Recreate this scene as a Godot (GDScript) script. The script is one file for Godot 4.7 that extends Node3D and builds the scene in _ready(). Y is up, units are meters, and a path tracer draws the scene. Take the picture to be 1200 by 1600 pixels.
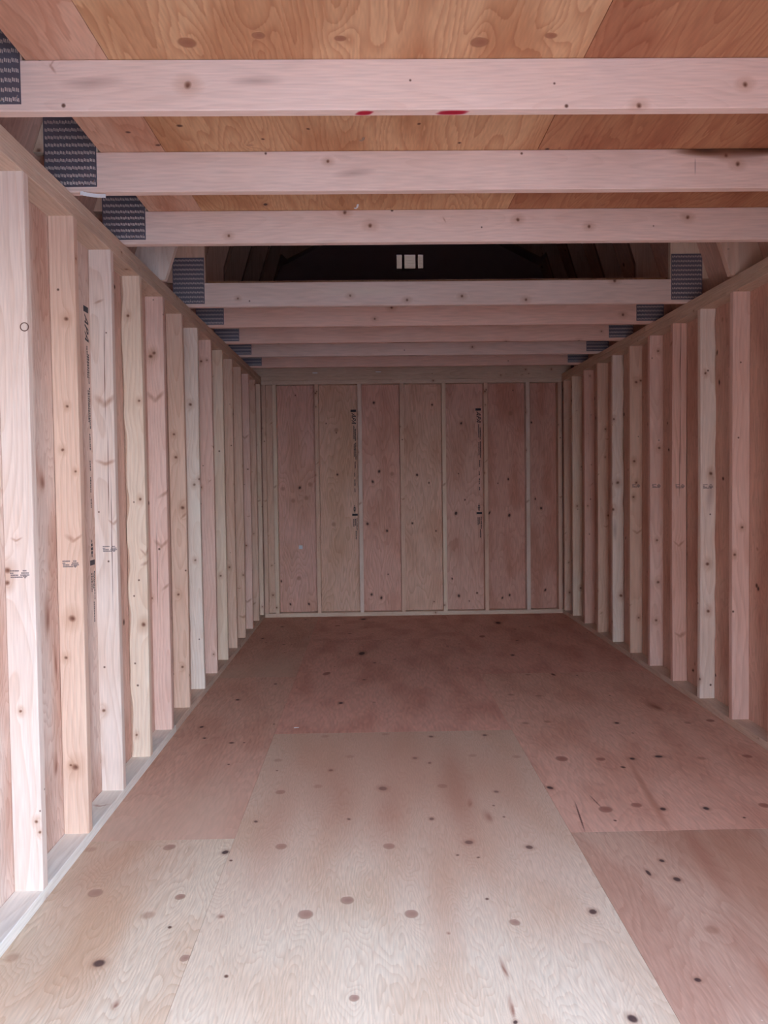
extends Node3D
# Interior of an unfinished wooden storage building, seen from its doorway.
# Plan coordinates in inches: X from the inner face of the left wall, Y up from the floor, Z into the room from the camera.

const IN := 0.0254
const ROOM := 113.0        # between the inner stud faces
const WALL_TOP := 90.47    # top of the double top plate
const CHORD := 5.37        # depth of a truss bottom chord
const BACK := 304.2        # inner stud face of the back wall
const FRONT := 20.0        # outer face of the front wall
const STUD0 := 96.86
const TRUSS0 := 88.32
const KNEE := 132.0
const RIDGE := 156.6
const EYE := Vector2(40.196, 50.364)

var mats := {}
var jobs := []
var taken := {}
var ring_lut := PackedFloat32Array()


func pos(x: float, y: float, z: float) -> Vector3:
	return Vector3((x - ROOM / 2.0) * IN, y * IN, -z * IN)


# ---------------------------------------------------------------- names and metas
func numbered(called: String) -> String:
	var n: int = taken.get(called, 0)
	taken[called] = n + 1
	return called if n == 0 else "%s_%03d" % [called, n]


func shell(called: String) -> Node3D:
	var o := Node3D.new()
	o.name = called
	add_child(o)
	o.set_meta("kind", "structure")
	return o


func tag(o: Node, label: String, category: String, group := "") -> void:
	o.set_meta("label", label)
	o.set_meta("category", category)
	if group:
		o.set_meta("group", group)


func thing(called: String, label: String, category: String, at: Vector3, group := "") -> Node3D:
	var o := Node3D.new()
	o.name = numbered(called)
	add_child(o)
	o.position = at
	tag(o, label, category, group)
	return o


func part(called: String, mesh: Mesh, mat: Material, parent: Node, xf := Transform3D()) -> MeshInstance3D:
	var o := MeshInstance3D.new()
	o.name = called
	o.mesh = mesh
	o.material_override = mat
	o.cast_shadow = GeometryInstance3D.SHADOW_CASTING_SETTING_ON
	parent.add_child(o, true)
	o.transform = xf
	return o


# ---------------------------------------------------------------- meshes
func commit(v: PackedVector3Array, n: PackedVector3Array, uv: PackedVector2Array) -> ArrayMesh:
	var a := []
	a.resize(Mesh.ARRAY_MAX)
	a[Mesh.ARRAY_VERTEX] = v
	a[Mesh.ARRAY_NORMAL] = n
	a[Mesh.ARRAY_TEX_UV] = uv
	var m := ArrayMesh.new()
	m.add_surface_from_arrays(Mesh.PRIMITIVE_TRIANGLES, a)
	return m


# A sawn board of cross section w (local x) by d (local z), length l along local y, eased edges, a slight bow, and wane (bark edge) on the corners listed.
# Its texture wraps round it: front (+z), right side, back, left side.
func board(w: float, d: float, l: float, seed_: int, bow := 0.0, wane := [], wane_by := 0.3) -> ArrayMesh:
	var c := 0.09
	var noise := FastNoiseLite.new()
	noise.seed = seed_
	noise.frequency = 0.06
	noise.fractal_octaves = 3
	var segs := maxi(1, int(l / (1.6 if wane.size() else 14.0)))
	var rows := []
	var per := 2.0 * (w + d)
	for j in segs + 1:
		var y := l * j / segs
		var cut := [c, c, c, c]
		for k in wane:
			cut[k] = c + maxf(0.0, wane_by * (0.35 + 1.6 * noise.get_noise_2d(y * 1.3, k * 40.0)))
		var b := bow * sin(PI * y / l)
		# corner 0 front left, 1 front right, 2 back right, 3 back left
		rows.append([
			Vector3(-w / 2 + cut[0] + b, y, d / 2), Vector3(w / 2 - cut[1] + b, y, d / 2), Vector3(w / 2 + b, y, d / 2 - minf(cut[1], d * 0.6)), Vector3(w / 2 + b, y, -d / 2 + minf(cut[2], d * 0.3)),
			Vector3(w / 2 - cut[2] + b, y, -d / 2), Vector3(-w / 2 + cut[3] + b, y, -d / 2), Vector3(-w / 2 + b, y, -d / 2 + minf(cut[3], d * 0.3)), Vector3(-w / 2 + b, y, d / 2 - minf(cut[0], d * 0.6))])
	var us := [c, w - c, w + c, w + d - c, w + d + c, 2 * w + d - c, 2 * w + d + c, per - c, per + c]
	var v := PackedVector3Array()
	var n := PackedVector3Array()
	var uv := PackedVector2Array()
	for j in segs:
		var lo: Array = rows[j]
		var hi: Array = rows[j + 1]
		var v0 := 1.0 - float(j) / segs
		var v1 := 1.0 - float(j + 1) / segs
		for i in 8:
			var k := (i + 1) % 8
			var a: Vector3 = lo[i]
			var b2: Vector3 = lo[k]
			var a1: Vector3 = hi[i]
			var b1: Vector3 = hi[k]
			var nn := (b2 - a).cross(a1 - a).normalized()
			var u0: float = us[i] / per
			var u1: float = us[i + 1] / per
			for q in [[a, u0, v0], [a1, u0, v1], [b1, u1, v1], [a, u0, v0], [b1, u1, v1], [b2, u1, v0]]:
				v.append(q[0] * IN)
				n.append(nn)
				uv.append(Vector2(q[1], q[2]))
	for e in 2:
		var ring: Array = rows[segs] if e else rows[0]
		for i in range(1, 7):
			var tri := [ring[0], ring[i + 1], ring[i]] if e else [ring[0], ring[i], ring[i + 1]]
			for p in tri:
				v.append(p * IN)
				n.append(Vector3.UP if e else Vector3.DOWN)
				uv.append(Vector2(0.1 + p.z * 0.02, 0.5 + p.x * 0.004))
	return commit(v, n, uv)


func quad(v: PackedVector3Array, n: PackedVector3Array, uv: PackedVector2Array, p: Array, t: Array) -> void:
	var nn: Vector3 = (p[3] - p[0]).cross(p[1] - p[0]).normalized()   # p: bottom left, top left, top right, bottom right
	for i in [0, 1, 2, 0, 2, 3]:
		v.append(p[i] * IN)
		n.append(nn)
		uv.append(t[i])


# A sheet w (x) by h (y), thick t behind its front face at z = 0; the texture covers front and back.
func sheet(w: float, h: float, t: float) -> ArrayMesh:
	var v := PackedVector3Array()
	var n := PackedVector3Array()
	var uv := PackedVector2Array()
	var x := w / 2
	var full := [Vector2(0, 1), Vector2(0, 0), Vector2(1, 0), Vector2(1, 1)]
	var f := [Vector3(-x, 0, 0), Vector3(-x, h, 0), Vector3(x, h, 0), Vector3(x, 0, 0)]
	var b := [Vector3(-x, 0, -t), Vector3(-x, h, -t), Vector3(x, h, -t), Vector3(x, 0, -t)]
	quad(v, n, uv, f, full)
	quad(v, n, uv, [b[3], b[2], b[1], b[0]], full)
	quad(v, n, uv, [b[0], b[1], f[1], f[0]], [Vector2(0, 1), Vector2(0, 0), Vector2(0.01, 0), Vector2(0.01, 1)])
	quad(v, n, uv, [f[3], f[2], b[2], b[3]], [Vector2(0.99, 1), Vector2(0.99, 0), Vector2(1, 0), Vector2(1, 1)])
	quad(v, n, uv, [f[1], b[1], b[2], f[2]], [Vector2(0, 0.01), Vector2(0, 0), Vector2(1, 0), Vector2(1, 0.01)])
	quad(v, n, uv, [b[0], f[0], f[3], b[3]], [Vector2(0, 1), Vector2(0, 0.99), Vector2(1, 0.99), Vector2(1, 1)])
	return commit(v, n, uv)


# An outline in the XY plane (inches) extruded back from z = 0 by t.
func cutout(outline: PackedVector2Array, t: float, uscale := 14.0, vscale := 90.0) -> ArrayMesh:
	var pts := outline
	if not Geometry2D.is_polygon_clockwise(pts):
		pts.reverse()
	var v := PackedVector3Array()
	var n := PackedVector3Array()
	var uv := PackedVector2Array()
	var idx := Geometry2D.triangulate_polygon(pts)
	for i in range(0, idx.size(), 3):
		var a := pts[idx[i]]
		var b := pts[idx[i + 1]]
		var c := pts[idx[i + 2]]
		if (b - a).cross(c - a) > 0:
			var s := b
			b = c
			c = s
		for p in [a, b, c]:
			v.append(Vector3(p.x, p.y, 0) * IN)
			n.append(Vector3.BACK)
			uv.append(Vector2(p.x / uscale, -p.y / vscale))
		for p in [a, c, b]:
			v.append(Vector3(p.x, p.y, -t) * IN)
			n.append(Vector3.FORWARD)
			uv.append(Vector2(p.x / uscale, -p.y / vscale))
	for i in pts.size():
		var a := pts[i]
		var b := pts[(i + 1) % pts.size()]
		var nn := Vector3(a.y - b.y, b.x - a.x, 0).normalized()   # outward of a clockwise outline
		var q := [Vector3(a.x, a.y, -t), Vector3(a.x, a.y, 0), Vector3(b.x, b.y, 0), Vector3(b.x, b.y, -t)]
		var al := a.distance_to(b) / vscale
		var tx := [Vector2(0, 0), Vector2(t / uscale, 0), Vector2(t / uscale, al), Vector2(0, al)]
		for k in [0, 2, 1, 0, 3, 2]:
			v.append(q[k] * IN)
			n.append(nn)
			uv.append(tx[k])
	return commit(v, n, uv)


# A closed box between two corners, added to a SurfaceTool (inches).
func add_box(st: SurfaceTool, lo: Vector3, hi: Vector3, skew := 0.0) -> void:
	var c := []
	for i in 8:
		var p := Vector3(hi.x if i & 1 else lo.x, hi.y if i & 2 else lo.y, hi.z if i & 4 else lo.z)
		p.x += skew * (p.y - lo.y)
		c.append(p * IN)
	for f in [[4, 6, 7, 5], [1, 3, 2, 0], [0, 2, 6, 4], [5, 7, 3, 1], [6, 2, 3, 7], [0, 4, 5, 1]]:
		for k in [0, 1, 2, 0, 2, 3]:
			st.set_smooth_group(-1)
			st.add_vertex(c[f[k]])


func begin() -> SurfaceTool:
	var st := SurfaceTool.new()
	st.begin(Mesh.PRIMITIVE_TRIANGLES)
	return st


func done(st: SurfaceTool) -> ArrayMesh:
	st.generate_normals()
	return st.commit()


# ---------------------------------------------------------------- procedural wood
func coarse(seed_: int, gw: int, gh: int, sx: float, sy: float, octaves: int, bumps: Array, w: int, h: int) -> PackedFloat32Array:
	var noise := FastNoiseLite.new()
	noise.seed = seed_
	noise.noise_type = FastNoiseLite.TYPE_SIMPLEX_SMOOTH
	noise.frequency = 1.0
	noise.fractal_octaves = octaves
	var a := PackedFloat32Array()
	a.resize(gw * gh)
	for y in gh:
		for x in gw:
			a[y * gw + x] = noise.get_noise_2d((x + 0.5) * sx / gw, (y + 0.5) * sy / gh)
	for b in bumps:   # [x, y, rx, ry, height] as shares of the sheet
		var x0 := clampi(int((b[0] - b[2] * 2.5) * gw), 0, gw)
		var x1 := clampi(int((b[0] + b[2] * 2.5) * gw) + 1, 0, gw)
		var y0 := clampi(int((b[1] - b[3] * 2.5) * gh), 0, gh)
		var y1 := clampi(int((b[1] + b[3] * 2.5) * gh) + 1, 0, gh)
		for y in range(y0, y1):
			for x in range(x0, x1):
				var dx: float = ((x + 0.5) / gw - b[0]) / b[2]
				var dy: float = ((y + 0.5) / gh - b[1]) / b[3]
				a[y * gw + x] += b[4] * exp(-(dx * dx + dy * dy))
	var im := Image.create_from_data(gw, gh, false, Image.FORMAT_RF, a.to_byte_array())
	im.resize(w, h, Image.INTERPOLATE_CUBIC)
	return im.get_data().to_float32_array()


func spot(px: PackedByteArray, w: int, h: int, cx: float, cy: float, rx: float, ry: float, col: Color, alpha: float, soft := 0.5, turn := 0.0, wrap := false) -> void:
	var r := maxf(rx, ry) * (1.0 + soft)
	var cs := cos(turn)
	var sn := sin(turn)
	var nr := col.r * 255.0
	var ng := col.g * 255.0
	var nb := col.b * 255.0
	for y in range(maxi(0, int(cy - r)), mini(h, int(cy + r) + 2)):
		for xx in range(int(cx - r), int(cx + r) + 2):
			var x := xx
			if x < 0 or x >= w:
				if not wrap:
					continue
				x = posmod(x, w)
			var dx := xx + 0.5 - cx
			var dy := y + 0.5 - cy
			var a := (dx * cs + dy * sn) / rx
			var b := (dy * cs - dx * sn) / ry
			var dd := sqrt(a * a + b * b)
			var k := clampf((1.0 + soft - dd) / maxf(soft * 2.0, 0.02), 0.0, 1.0) * alpha
			if k > 0.0:
				var i := (y * w + x) * 3
				px[i] = int(px[i] + (nr - px[i]) * k)
				px[i + 1] = int(px[i + 1] + (ng - px[i + 1]) * k)
				px[i + 2] = int(px[i + 2] + (nb - px[i + 2]) * k)


# Rotary-cut plywood. spec: w, h inches, ppi, seed, base, line, blotch colours, rings, contrast, marks {kind: [[x, y], ...]} from the lower left, bands [[x0, x1, colour], ...]
func make_ply(s: Dictionary) -> Image:
	var w := int(s.w * s.ppi)
	var h := int(s.h * s.ppi)
	var rng := RandomNumberGenerator.new()
	rng.seed = s.seed
	var marks: Array = []
	var sizes := {"p": [0.72, 0.85], "k": [0.45, 0.6], "d": [0.2, 0.28], "f": [0.72, 0.85], "r": [0.5, 1.4]}
	for kind in s.get("marks", {}):
		for m in s.marks[kind]:
			marks.append([kind, m[0], m[1], m[2] if m.size() > 2 else sizes[kind][0], m[3] if m.size() > 2 else sizes[kind][1]])
	for i in s.get("random", 0):
		marks.append([["k", "d", "d", "f"][rng.randi() % 4], rng.randf() * s.w, rng.randf() * s.h, rng.randf_range(0.25, 0.5), rng.randf_range(0.3, 0.6)])
	var bumps := []
	for m in marks:
		if m[0] != "d" and m[0] != "r":
			bumps.append([m[1] / s.w, 1.0 - m[2] / s.h, m[3] * 2.6 / s.w, m[4] * 4.2 / s.h, rng.randf_range(0.14, 0.3)])
	var hgt := coarse(s.seed, maxi(24, int(s.w * 2.5)), maxi(24, int(s.h * 1.2)), s.w * s.get("fx", 0.075), s.h * s.get("fy", 0.017), 3, bumps, w, h)
	var fine := coarse(s.seed + 7, w / 2, maxi(8, h / 14), s.w * 5.0, s.h * 0.35, 2, [], w, h)
	var blot := coarse(s.seed + 13, maxi(12, int(s.w / 2)), maxi(12, int(s.h / 3)), s.w * 0.09, s.h * 0.03, 2, [], w, h)
	var base: Color = s.base
	var lin: Color = s.line
	var blo: Color = s.blotch
	var rings: float = s.get("rings", 9.0)
	var con: float = s.get("contrast", 0.6)
	var px := PackedByteArray()
	px.resize(w * h * 3)
	var col_r := PackedFloat32Array()
	var col_g := PackedFloat32Array()
	var col_b := PackedFloat32Array()
	for x in w:
		var c := base
		for bd in s.get("bands", []):
			if x >= bd[0] * s.ppi and x < bd[1] * s.ppi:
				c = bd[2]
		col_r.append(c.r * 255.0)
		col_g.append(c.g * 255.0)
		col_b.append(c.b * 255.0)
	var lr := lin.r / base.r
	var lg := lin.g / base.g
	var lb := lin.b / base.b
	var br := blo.r / base.r
	var bg := blo.g / base.g
	var bb := blo.b / base.b
	var i := 0
	for y in h:
		for x in w:
			var f := fine[i]
			var k := ring_lut[int((hgt[i] + 4.0) * rings * 256.0 + f * 22.0) & 255] * con
			var b := clampf(blot[i] * 1.6 + 0.25, 0.0, 1.0)
			var g := 1.0 + f * 0.07
			px[i * 3] = clampi(int(col_r[x] * (1.0 + (lr - 1.0) * k) * (1.0 + (br - 1.0) * b) * g), 0, 255)
			px[i * 3 + 1] = clampi(int(col_g[x] * (1.0 + (lg - 1.0) * k) * (1.0 + (bg - 1.0) * b) * g), 0, 255)
			px[i * 3 + 2] = clampi(int(col_b[x] * (1.0 + (lb - 1.0) * k) * (1.0 + (bb - 1.0) * b) * g), 0, 255)
			i += 1
	for m in marks:
		var cx: float = m[1] * s.ppi
		var cy: float = (s.h - m[2]) * s.ppi
		var rx: float = m[3] * s.ppi
		var ry: float = m[4] * s.ppi
		var lean := rng.randf_range(-0.5, 0.5)
		match m[0]:
			"p":
				spot(px, w, h, cx, cy, rx * 1.12, ry * 1.08, Color(base.r * 0.58, base.g * 0.47, base.b * 0.44), 0.5, 0.12, lean)
				spot(px, w, h, cx, cy, rx * 0.95, ry * 0.95, Color(base.r * 0.79, base.g * 0.69, base.b * 0.68), 0.88, 0.14, lean)
				spot(px, w, h, cx + rx * 0.2, cy, rx * 0.6, ry * 0.5, Color(base.r * 0.68, base.g * 0.56, base.b * 0.55), 0.4, 0.5, lean)
				spot(px, w, h, cx, cy - ry * 1.15, rx * 0.7, ry * 0.12, Color(minf(base.r * 1.06, 1.0), base.g * 1.06, base.b * 1.06), 0.5, 0.5, lean)
			"f":
				spot(px, w, h, cx, cy, rx, ry * 0.9, Color(0.6, 0.42, 0.34), 0.42, 0.35, lean)
			"k":
				spot(px, w, h, cx, cy, rx * 1.5, ry * 1.4, Color(0.55, 0.36, 0.28), 0.35, 0.5, lean)
				spot(px, w, h, cx, cy, rx * 0.9, ry * 0.85, Color(0.24, 0.17, 0.17), 0.82, 0.25, lean)
				spot(px, w, h, cx + rx * 0.3, cy + ry * 0.3, rx * 0.4, ry * 0.3, Color(0.4, 0.28, 0.25), 0.6, 0.4, lean)
			"d":
				spot(px, w, h, cx, cy, rx, ry * 0.9, Color(0.26, 0.15, 0.12), 0.75, 0.4, lean)
			"r":
				spot(px, w, h, cx, cy, rx, ry, Color(0.55, 0.34, 0.27), 0.42, 0.6, lean * 0.3)
				spot(px, w, h, cx + rx * 0.3, cy + ry * 0.3, rx * 0.5, ry * 0.5, Color(0.46, 0.26, 0.2), 0.4, 0.6, lean)
	for n in s.get("specks", 0):
		var r1 := rng.randf_range(0.5, 1.1)
		spot(px, w, h, rng.randf() * w, rng.randf() * h, r1, r1, Color(0.97, 0.93, 0.9), 0.7, 0.5)
	for m in s.get("streaks", []):   # [x, y, rx, ry, turn, colour, alpha, soft]
		spot(px, w, h, m[0] * s.ppi, (s.h - m[1]) * s.ppi, m[2] * s.ppi, m[3] * s.ppi, m[5], m[6], m[7], m[4])
	var im := Image.create_from_data(w, h, false, Image.FORMAT_RGB8, px)
	return im


# Sawn softwood; the texture is the unrolled board. spec: w, d, l, ppi, seed, base, line, marks [[kind, u, y, size], ...], u from the front face's left edge
func make_lumber(s: Dictionary) -> Image:
	var per: float = 2.0 * (s.w + s.d)
	var w := int(per * s.ppi)
	var h := int(s.l * s.ppi * s.get("vshare", 1.0))
	var rng := RandomNumberGenerator.new()
	rng.seed = s.seed
	var marks: Array = s.get("marks", []).duplicate()
	for i in s.get("random", 0):
		marks.append([["k", "k", "s", "d", "d"][rng.randi() % 5], rng.randf() * per, rng.randf() * s.l, rng.randf_range(0.16, 0.42)])
	var pith := Vector2(rng.randf_range(-2.5, 2.5), rng.randf_range(1.5, 5.5) * (1 if rng.randf() < 0.5 else -1))
	var freq := rng.randf_range(1.6, 3.4)
	var taper := rng.randf_range(-0.02, 0.02)
	var xs := PackedFloat32Array()
	var ys := PackedFloat32Array()
	for x in w:
		var u := (x + 0.5) / w * per
		if u < s.w:
			xs.append(u - s.w / 2)
			ys.append(s.d / 2)
		elif u < s.w + s.d:
			xs.append(s.w / 2)
			ys.append(s.d / 2 - (u - s.w))
		elif u < 2 * s.w + s.d:
			xs.append(s.w / 2 - (u - s.w - s.d))
			ys.append(-s.d / 2)
		else:
			xs.append(-s.w / 2)
			ys.append(-s.d / 2 + (u - 2 * s.w - s.d))
	var bumps := []
	for m in marks:
		if m[0] == "k" or m[0] == "s":
			bumps.append([m[1] / per, 1.0 - m[2] / s.l, m[3] * 2.2 / per, m[3] * 4.5 / s.l, 0.5])
	var disp := coarse(s.seed + 3, maxi(16, int(per * 3)), maxi(32, int(s.l * 1.2)), per * 0.12, s.l * 0.025, 2, bumps, w, h)
	var fine := coarse(s.seed + 5, w / 2 + 1, maxi(8, h / 20), per * 6.0, s.l * 0.2, 2, [], w, h)
	var blot := coarse(s.seed + 9, maxi(8, int(per)), maxi(16, int(s.l / 3)), per * 0.1, s.l * 0.045, 2, [], w, h)
	var base: Color = s.base
	var lin: Color = s.line
	var con: float = s.get("contrast", 0.5)
	var r0 := base.r * 255.0
	var g0 := base.g * 255.0
	var b0 := base.b * 255.0
	var lr := lin.r / base.r - 1.0
	var lg := lin.g / base.g - 1.0
	var lb := lin.b / base.b - 1.0
	var px := PackedByteArray()
	px.resize(w * h * 3)
	var i := 0
	for y in h:
		var t: float = taper * y / s.ppi
		for x in w:
			var dx := xs[x] - pith.x
			var dy := ys[x] - pith.y
			var k := ring_lut[int((sqrt(dx * dx + dy * dy) + disp[i] * 0.9 + t + 20.0) * freq * 256.0) & 255] * con + blot[i] * 0.28
			var g := 1.0 + fine[i] * 0.05
			px[i * 3] = clampi(int(r0 * (1.0 + lr * k) * g), 0, 255)
			px[i * 3 + 1] = clampi(int(g0 * (1.0 + lg * k) * g), 0, 255)
			px[i * 3 + 2] = clampi(int(b0 * (1.0 + lb * k) * g), 0, 255)
			i += 1
	for m in marks:
		var cx: float = m[1] / per * w
		var cy: float = (1.0 - m[2] / s.l) * h
		var r: float = m[3] * s.ppi
		var lean := rng.randf_range(-0.6, 0.6)
		match m[0]:
			"k":
				spot(px, w, h, cx, cy, r * 1.9, r * 2.6, Color(0.66, 0.46, 0.35), 0.35, 0.8, lean * 0.3, true)
				spot(px, w, h, cx, cy, r * 0.85, r * 0.75, Color(0.45, 0.29, 0.23), 0.72, 0.45, lean, true)
				spot(px, w, h, cx + r * 0.15, cy, r * 0.4, r * 0.3, Color(0.36, 0.22, 0.17), 0.55, 0.6, lean, true)
			"s":   # a spike knot sawn lengthwise: two slanted brown wings
				var wing := rng.randf_range(0.3, 0.85)
				if rng.randf() < 0.55:
					spot(px, w, h, cx - r * 1.3, cy - r * 0.9 * wing, r * 1.7, r * rng.randf_range(0.35, 0.8), Color(0.63, 0.42, 0.33), 0.45, 0.8, wing, true)
				spot(px, w, h, cx + r * 1.5, cy - r * wing, r * 1.9, r * rng.randf_range(0.4, 0.9), Color(0.6, 0.39, 0.3), 0.5, 0.8, -wing, true)
			"d":
				spot(px, w, h, cx, cy, r * 0.5, r * 0.5, Color(0.3, 0.18, 0.14), 0.8, 0.4, lean, true)
			"c":   # a long drying crack
				spot(px, w, h, cx, cy, maxf(0.6, 0.05 * s.ppi), r * 10.0, Color(0.33, 0.2, 0.17), 0.8, 0.3, 0.01, true)
			"b":   # bark and brown wood at an edge
				spot(px, w, h, cx, cy, r * 0.35, r * 2.2, Color(0.42, 0.26, 0.18), 0.8, 0.5, 0.0, true)
				spot(px, w, h, cx - r * 0.1, cy + r * 0.4, r * 0.2, r * 1.2, Color(0.3, 0.18, 0.13), 0.7, 0.5, 0.1, true)
			"g":   # a broad greyish or brown smear
				spot(px, w, h, cx, cy, r * 0.5, r * 2.5, Color(0.55, 0.42, 0.38), 0.35, 0.9, lean * 0.2, true)
			"w":   # pale resin streak
				spot(px, w, h, cx, cy, r * 0.6, r * 6.0, Color(0.93, 0.86, 0.78), 0.45, 0.9, 0.0, true)
			"m":   # red marking paint
				for n in 5:
					spot(px, w, h, cx + (n - 2) * 0.14 * s.ppi, cy + (n - 2) * 0.09 * s.ppi, 0.22 * s.ppi, r, Color(0.68, 0.1, 0.19), 0.75, 0.2, 0.0, false)
			"l":   # pencil line across the grain
				spot(px, w, h, cx, cy, r, 0.05 * s.ppi, Color(0.4, 0.3, 0.3), 0.6, 0.4, 0.0, false)
	return Image.create_from_data(w, h, false, Image.FORMAT_RGB8, px)


func ask(kind: String, key: String, spec: Dictionary) -> void:
	spec.kind = kind
	spec.key = key
	jobs.append(spec)


func run_job(i: int) -> void:
	var s: Dictionary = jobs[i]
	s.image = make_ply(s) if s.kind == "ply" else make_lumber(s)


func paint_all() -> void:
	var task := WorkerThreadPool.add_group_task(run_job, jobs.size(), -1, true)
	WorkerThreadPool.wait_for_group_task_completion(task)
	for s in jobs:
		var m := StandardMaterial3D.new()
		m.resource_name = s.key
		m.albedo_texture = ImageTexture.create_from_image(s.image)
		m.roughness = s.get("rough", 0.78)
		m.metallic_specular = 0.35
		mats[s.key] = m
		s.erase("image")


func plain(c: Color, rough := 0.8, metal := 0.0) -> StandardMaterial3D:
	var m := StandardMaterial3D.new()
	m.albedo_color = c
	m.roughness = rough
	m.metallic = metal
	return m


func rgb8(r: int, g: int, b: int) -> Color:
	return Color8(r, g, b)


# ---------------------------------------------------------------- what the textures show
func order_textures() -> void:
	# lumber tints of the studs, nearest first: left wall from the first in view, right wall from the fourth on
	var tints := {
		"cream": [rgb8(230, 206, 192), rgb8(212, 178, 158)], "pink": [rgb8(234, 196, 180), rgb8(214, 166, 146)], "tan": [rgb8(226, 190, 168), rgb8(206, 160, 136)],
		"straw": [rgb8(234, 208, 186), rgb8(216, 180, 152)], "pale": [rgb8(240, 219, 204), rgb8(222, 192, 170)], "rose": [rgb8(228, 184, 166), rgb8(206, 154, 134)],
	}
	var left := ["cream", "tan", "cream", "straw", "pink", "tan", "pale", "pink", "straw", "tan", "tan", "pink", "tan"]
	var own := {
		0: [["k", 0.25, 37.5, 0.34], ["k", 2.9, 8.5, 0.22], ["d", 3.4, 9.8, 0.2], ["k", 1.4, 22.0, 0.2], ["k", 3.3, 7.2, 0.2]],
		1: [["k", 2.2, 72.0, 0.32], ["d", 1.2, 76.0, 0.3], ["k", 2.0, 60.0, 0.22], ["k", 1.2, 54.0, 0.24], ["k", 2.9, 51.0, 0.18], ["s", 2.4, 41.5, 0.35], ["k", 1.9, 30.5, 0.5], ["k", 1.8, 9.5, 0.5], ["k", 0.9, 25.0, 0.25]],
		2: [["s", 2.1, 62.0, 0.5], ["c", 2.2, 67.0, 0.75], ["c", 2.4, 51.0, 0.6], ["c", 2.7, 40.0, 0.9], ["s", 2.0, 52.5, 0.42], ["s", 3.0, 43.0, 0.25], ["d", 1.0, 20.0, 0.3], ["k", 0.7, 13.0, 0.3]],
		3: [["k", 1.2, 79.0, 0.3], ["k", 2.8, 64.0, 0.25], ["k", 2.4, 46.5, 0.3], ["d", 1.0, 46.0, 0.25], ["d", 2.0, 32.0, 0.3], ["k", 2.6, 24.0, 0.45], ["d", 1.4, 13.0, 0.35], ["d", 0.9, 17.0, 0.3], ["k", 0.8, 4.0, 0.25]],
		4: [["s", 1.6, 66.0, 0.55], ["k", 1.6, 75.0, 0.36], ["s", 2.3, 47.0, 0.6], ["s", 2.2, 37.0, 0.45], ["s", 2.4, 28.5, 0.4], ["c", 1.3, 33.0, 0.7]],
		5: [["k", 1.5, 55.0, 0.35], ["k", 2.7, 44.0, 0.45], ["s", 2.4, 42.0, 0.4], ["k", 1.2, 60.0, 0.28], ["k", 1.4, 25.0, 0.3], ["k", 2.0, 9.0, 0.3]],
		6: [["k", 1.6, 68.0, 0.4], ["k", 2.2, 49.0, 0.34], ["k", 2.0, 31.0, 0.3], ["d", 2.4, 12.0, 0.3], ["w", 2.6, 40.0, 1.6]],
	}
	for k in 13:
		var t: Array = tints[left[k]]
		ask("lum", "stud_left_%d" % k, {"w": 3.5, "d": 1.5, "l": 86.0, "ppi": 16.0 if k < 3 else (11.0 if k < 7 else 7.0), "seed": 100 + k * 17, "base": t[0], "line": t[1], "marks": own.get(k, []), "random": 6 if own.has(k) else 16, "contrast": 0.55})
	var right := {3: "pink", 4: "pink", 5: "pale", 6: "rose", 7: "pink", 8: "tan", 9: "pale", 10: "tan", 11: "rose", 12: "straw"}
	var right_own := {
		4: [["d", 1.6, 72.0, 0.3], ["d", 1.2, 57.0, 0.3], ["k", 2.0, 39.0, 0.28], ["k", 0.5, 33.5, 0.3], ["d", 0.2, 22.0, 0.4]],
		5: [["k", 1.2, 72.0, 0.3], ["k", 2.4, 50.0, 0.42], ["g", 2.2, 46.0, 1.2], ["k", 1.6, 30.0, 0.42], ["k", 1.9, 19.5, 0.4], ["d", 2.6, 3.0, 0.45], ["d", 2.2, 41.0, 0.3]],
		6: [["c", 1.9, 79.0, 0.8], ["s", 1.6, 33.0, 0.4], ["s", 1.8, 11.0, 0.4], ["c", 1.9, 56.0, 1.2]],
		7: [["k", 2.4, 57.0, 0.35], ["k", 1.8, 33.0, 0.3], ["k", 2.1, 22.0, 0.4], ["k", 1.6, 12.0, 0.35], ["k", 2.2, 82.0, 0.3]],
		8: [["k", 1.8, 76.0, 0.4], ["k", 1.2, 54.0, 0.4], ["k", 1.8, 48.0, 0.36], ["k", 1.0, 44.0, 0.36], ["s", 2.0, 34.0, 0.4], ["k", 2.4, 10.0, 0.3]],
		9: [["k", 0.5, 67.0, 0.35], ["k", 1.6, 48.0, 0.5], ["k", 2.6, 14.0, 0.5], ["k", 0.2, 40.0, 0.5], ["g", 0.8, 34.0, 0.8]],
	}
	for k in right:
		var t: Array = tints[right[k]]
		ask("lum", "stud_right_%d" % k, {"w": 3.5, "d": 1.5, "l": 86.0, "ppi": 9.0 if k < 7 else 6.0, "seed": 700 + k * 13, "base": t[0], "line": t[1], "marks": right_own.get(k, []), "random": 4 if right_own.has(k) else 14, "contrast": 0.5})
	for k in 4:
		var t: Array = tints[["tan", "straw", "tan", "cream"][k]]
		ask("lum", "stud_back_%d" % k, {"w": 3.5, "d": 1.5, "l": 86.0, "ppi": 5.0, "seed": 1300 + k * 11, "base": t[0], "line": t[1], "random": 16, "contrast": 0.5})
	ask("lum", "rafter_shaded", {"w": 5.5, "d": 1.5, "l": 86.0, "ppi": 5.0, "seed": 1401, "base": rgb8(178, 138, 120), "line": rgb8(152, 110, 92), "random": 8, "contrast": 0.5})  # far and upper rafters: dimness of the loft put into a darker tint
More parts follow.
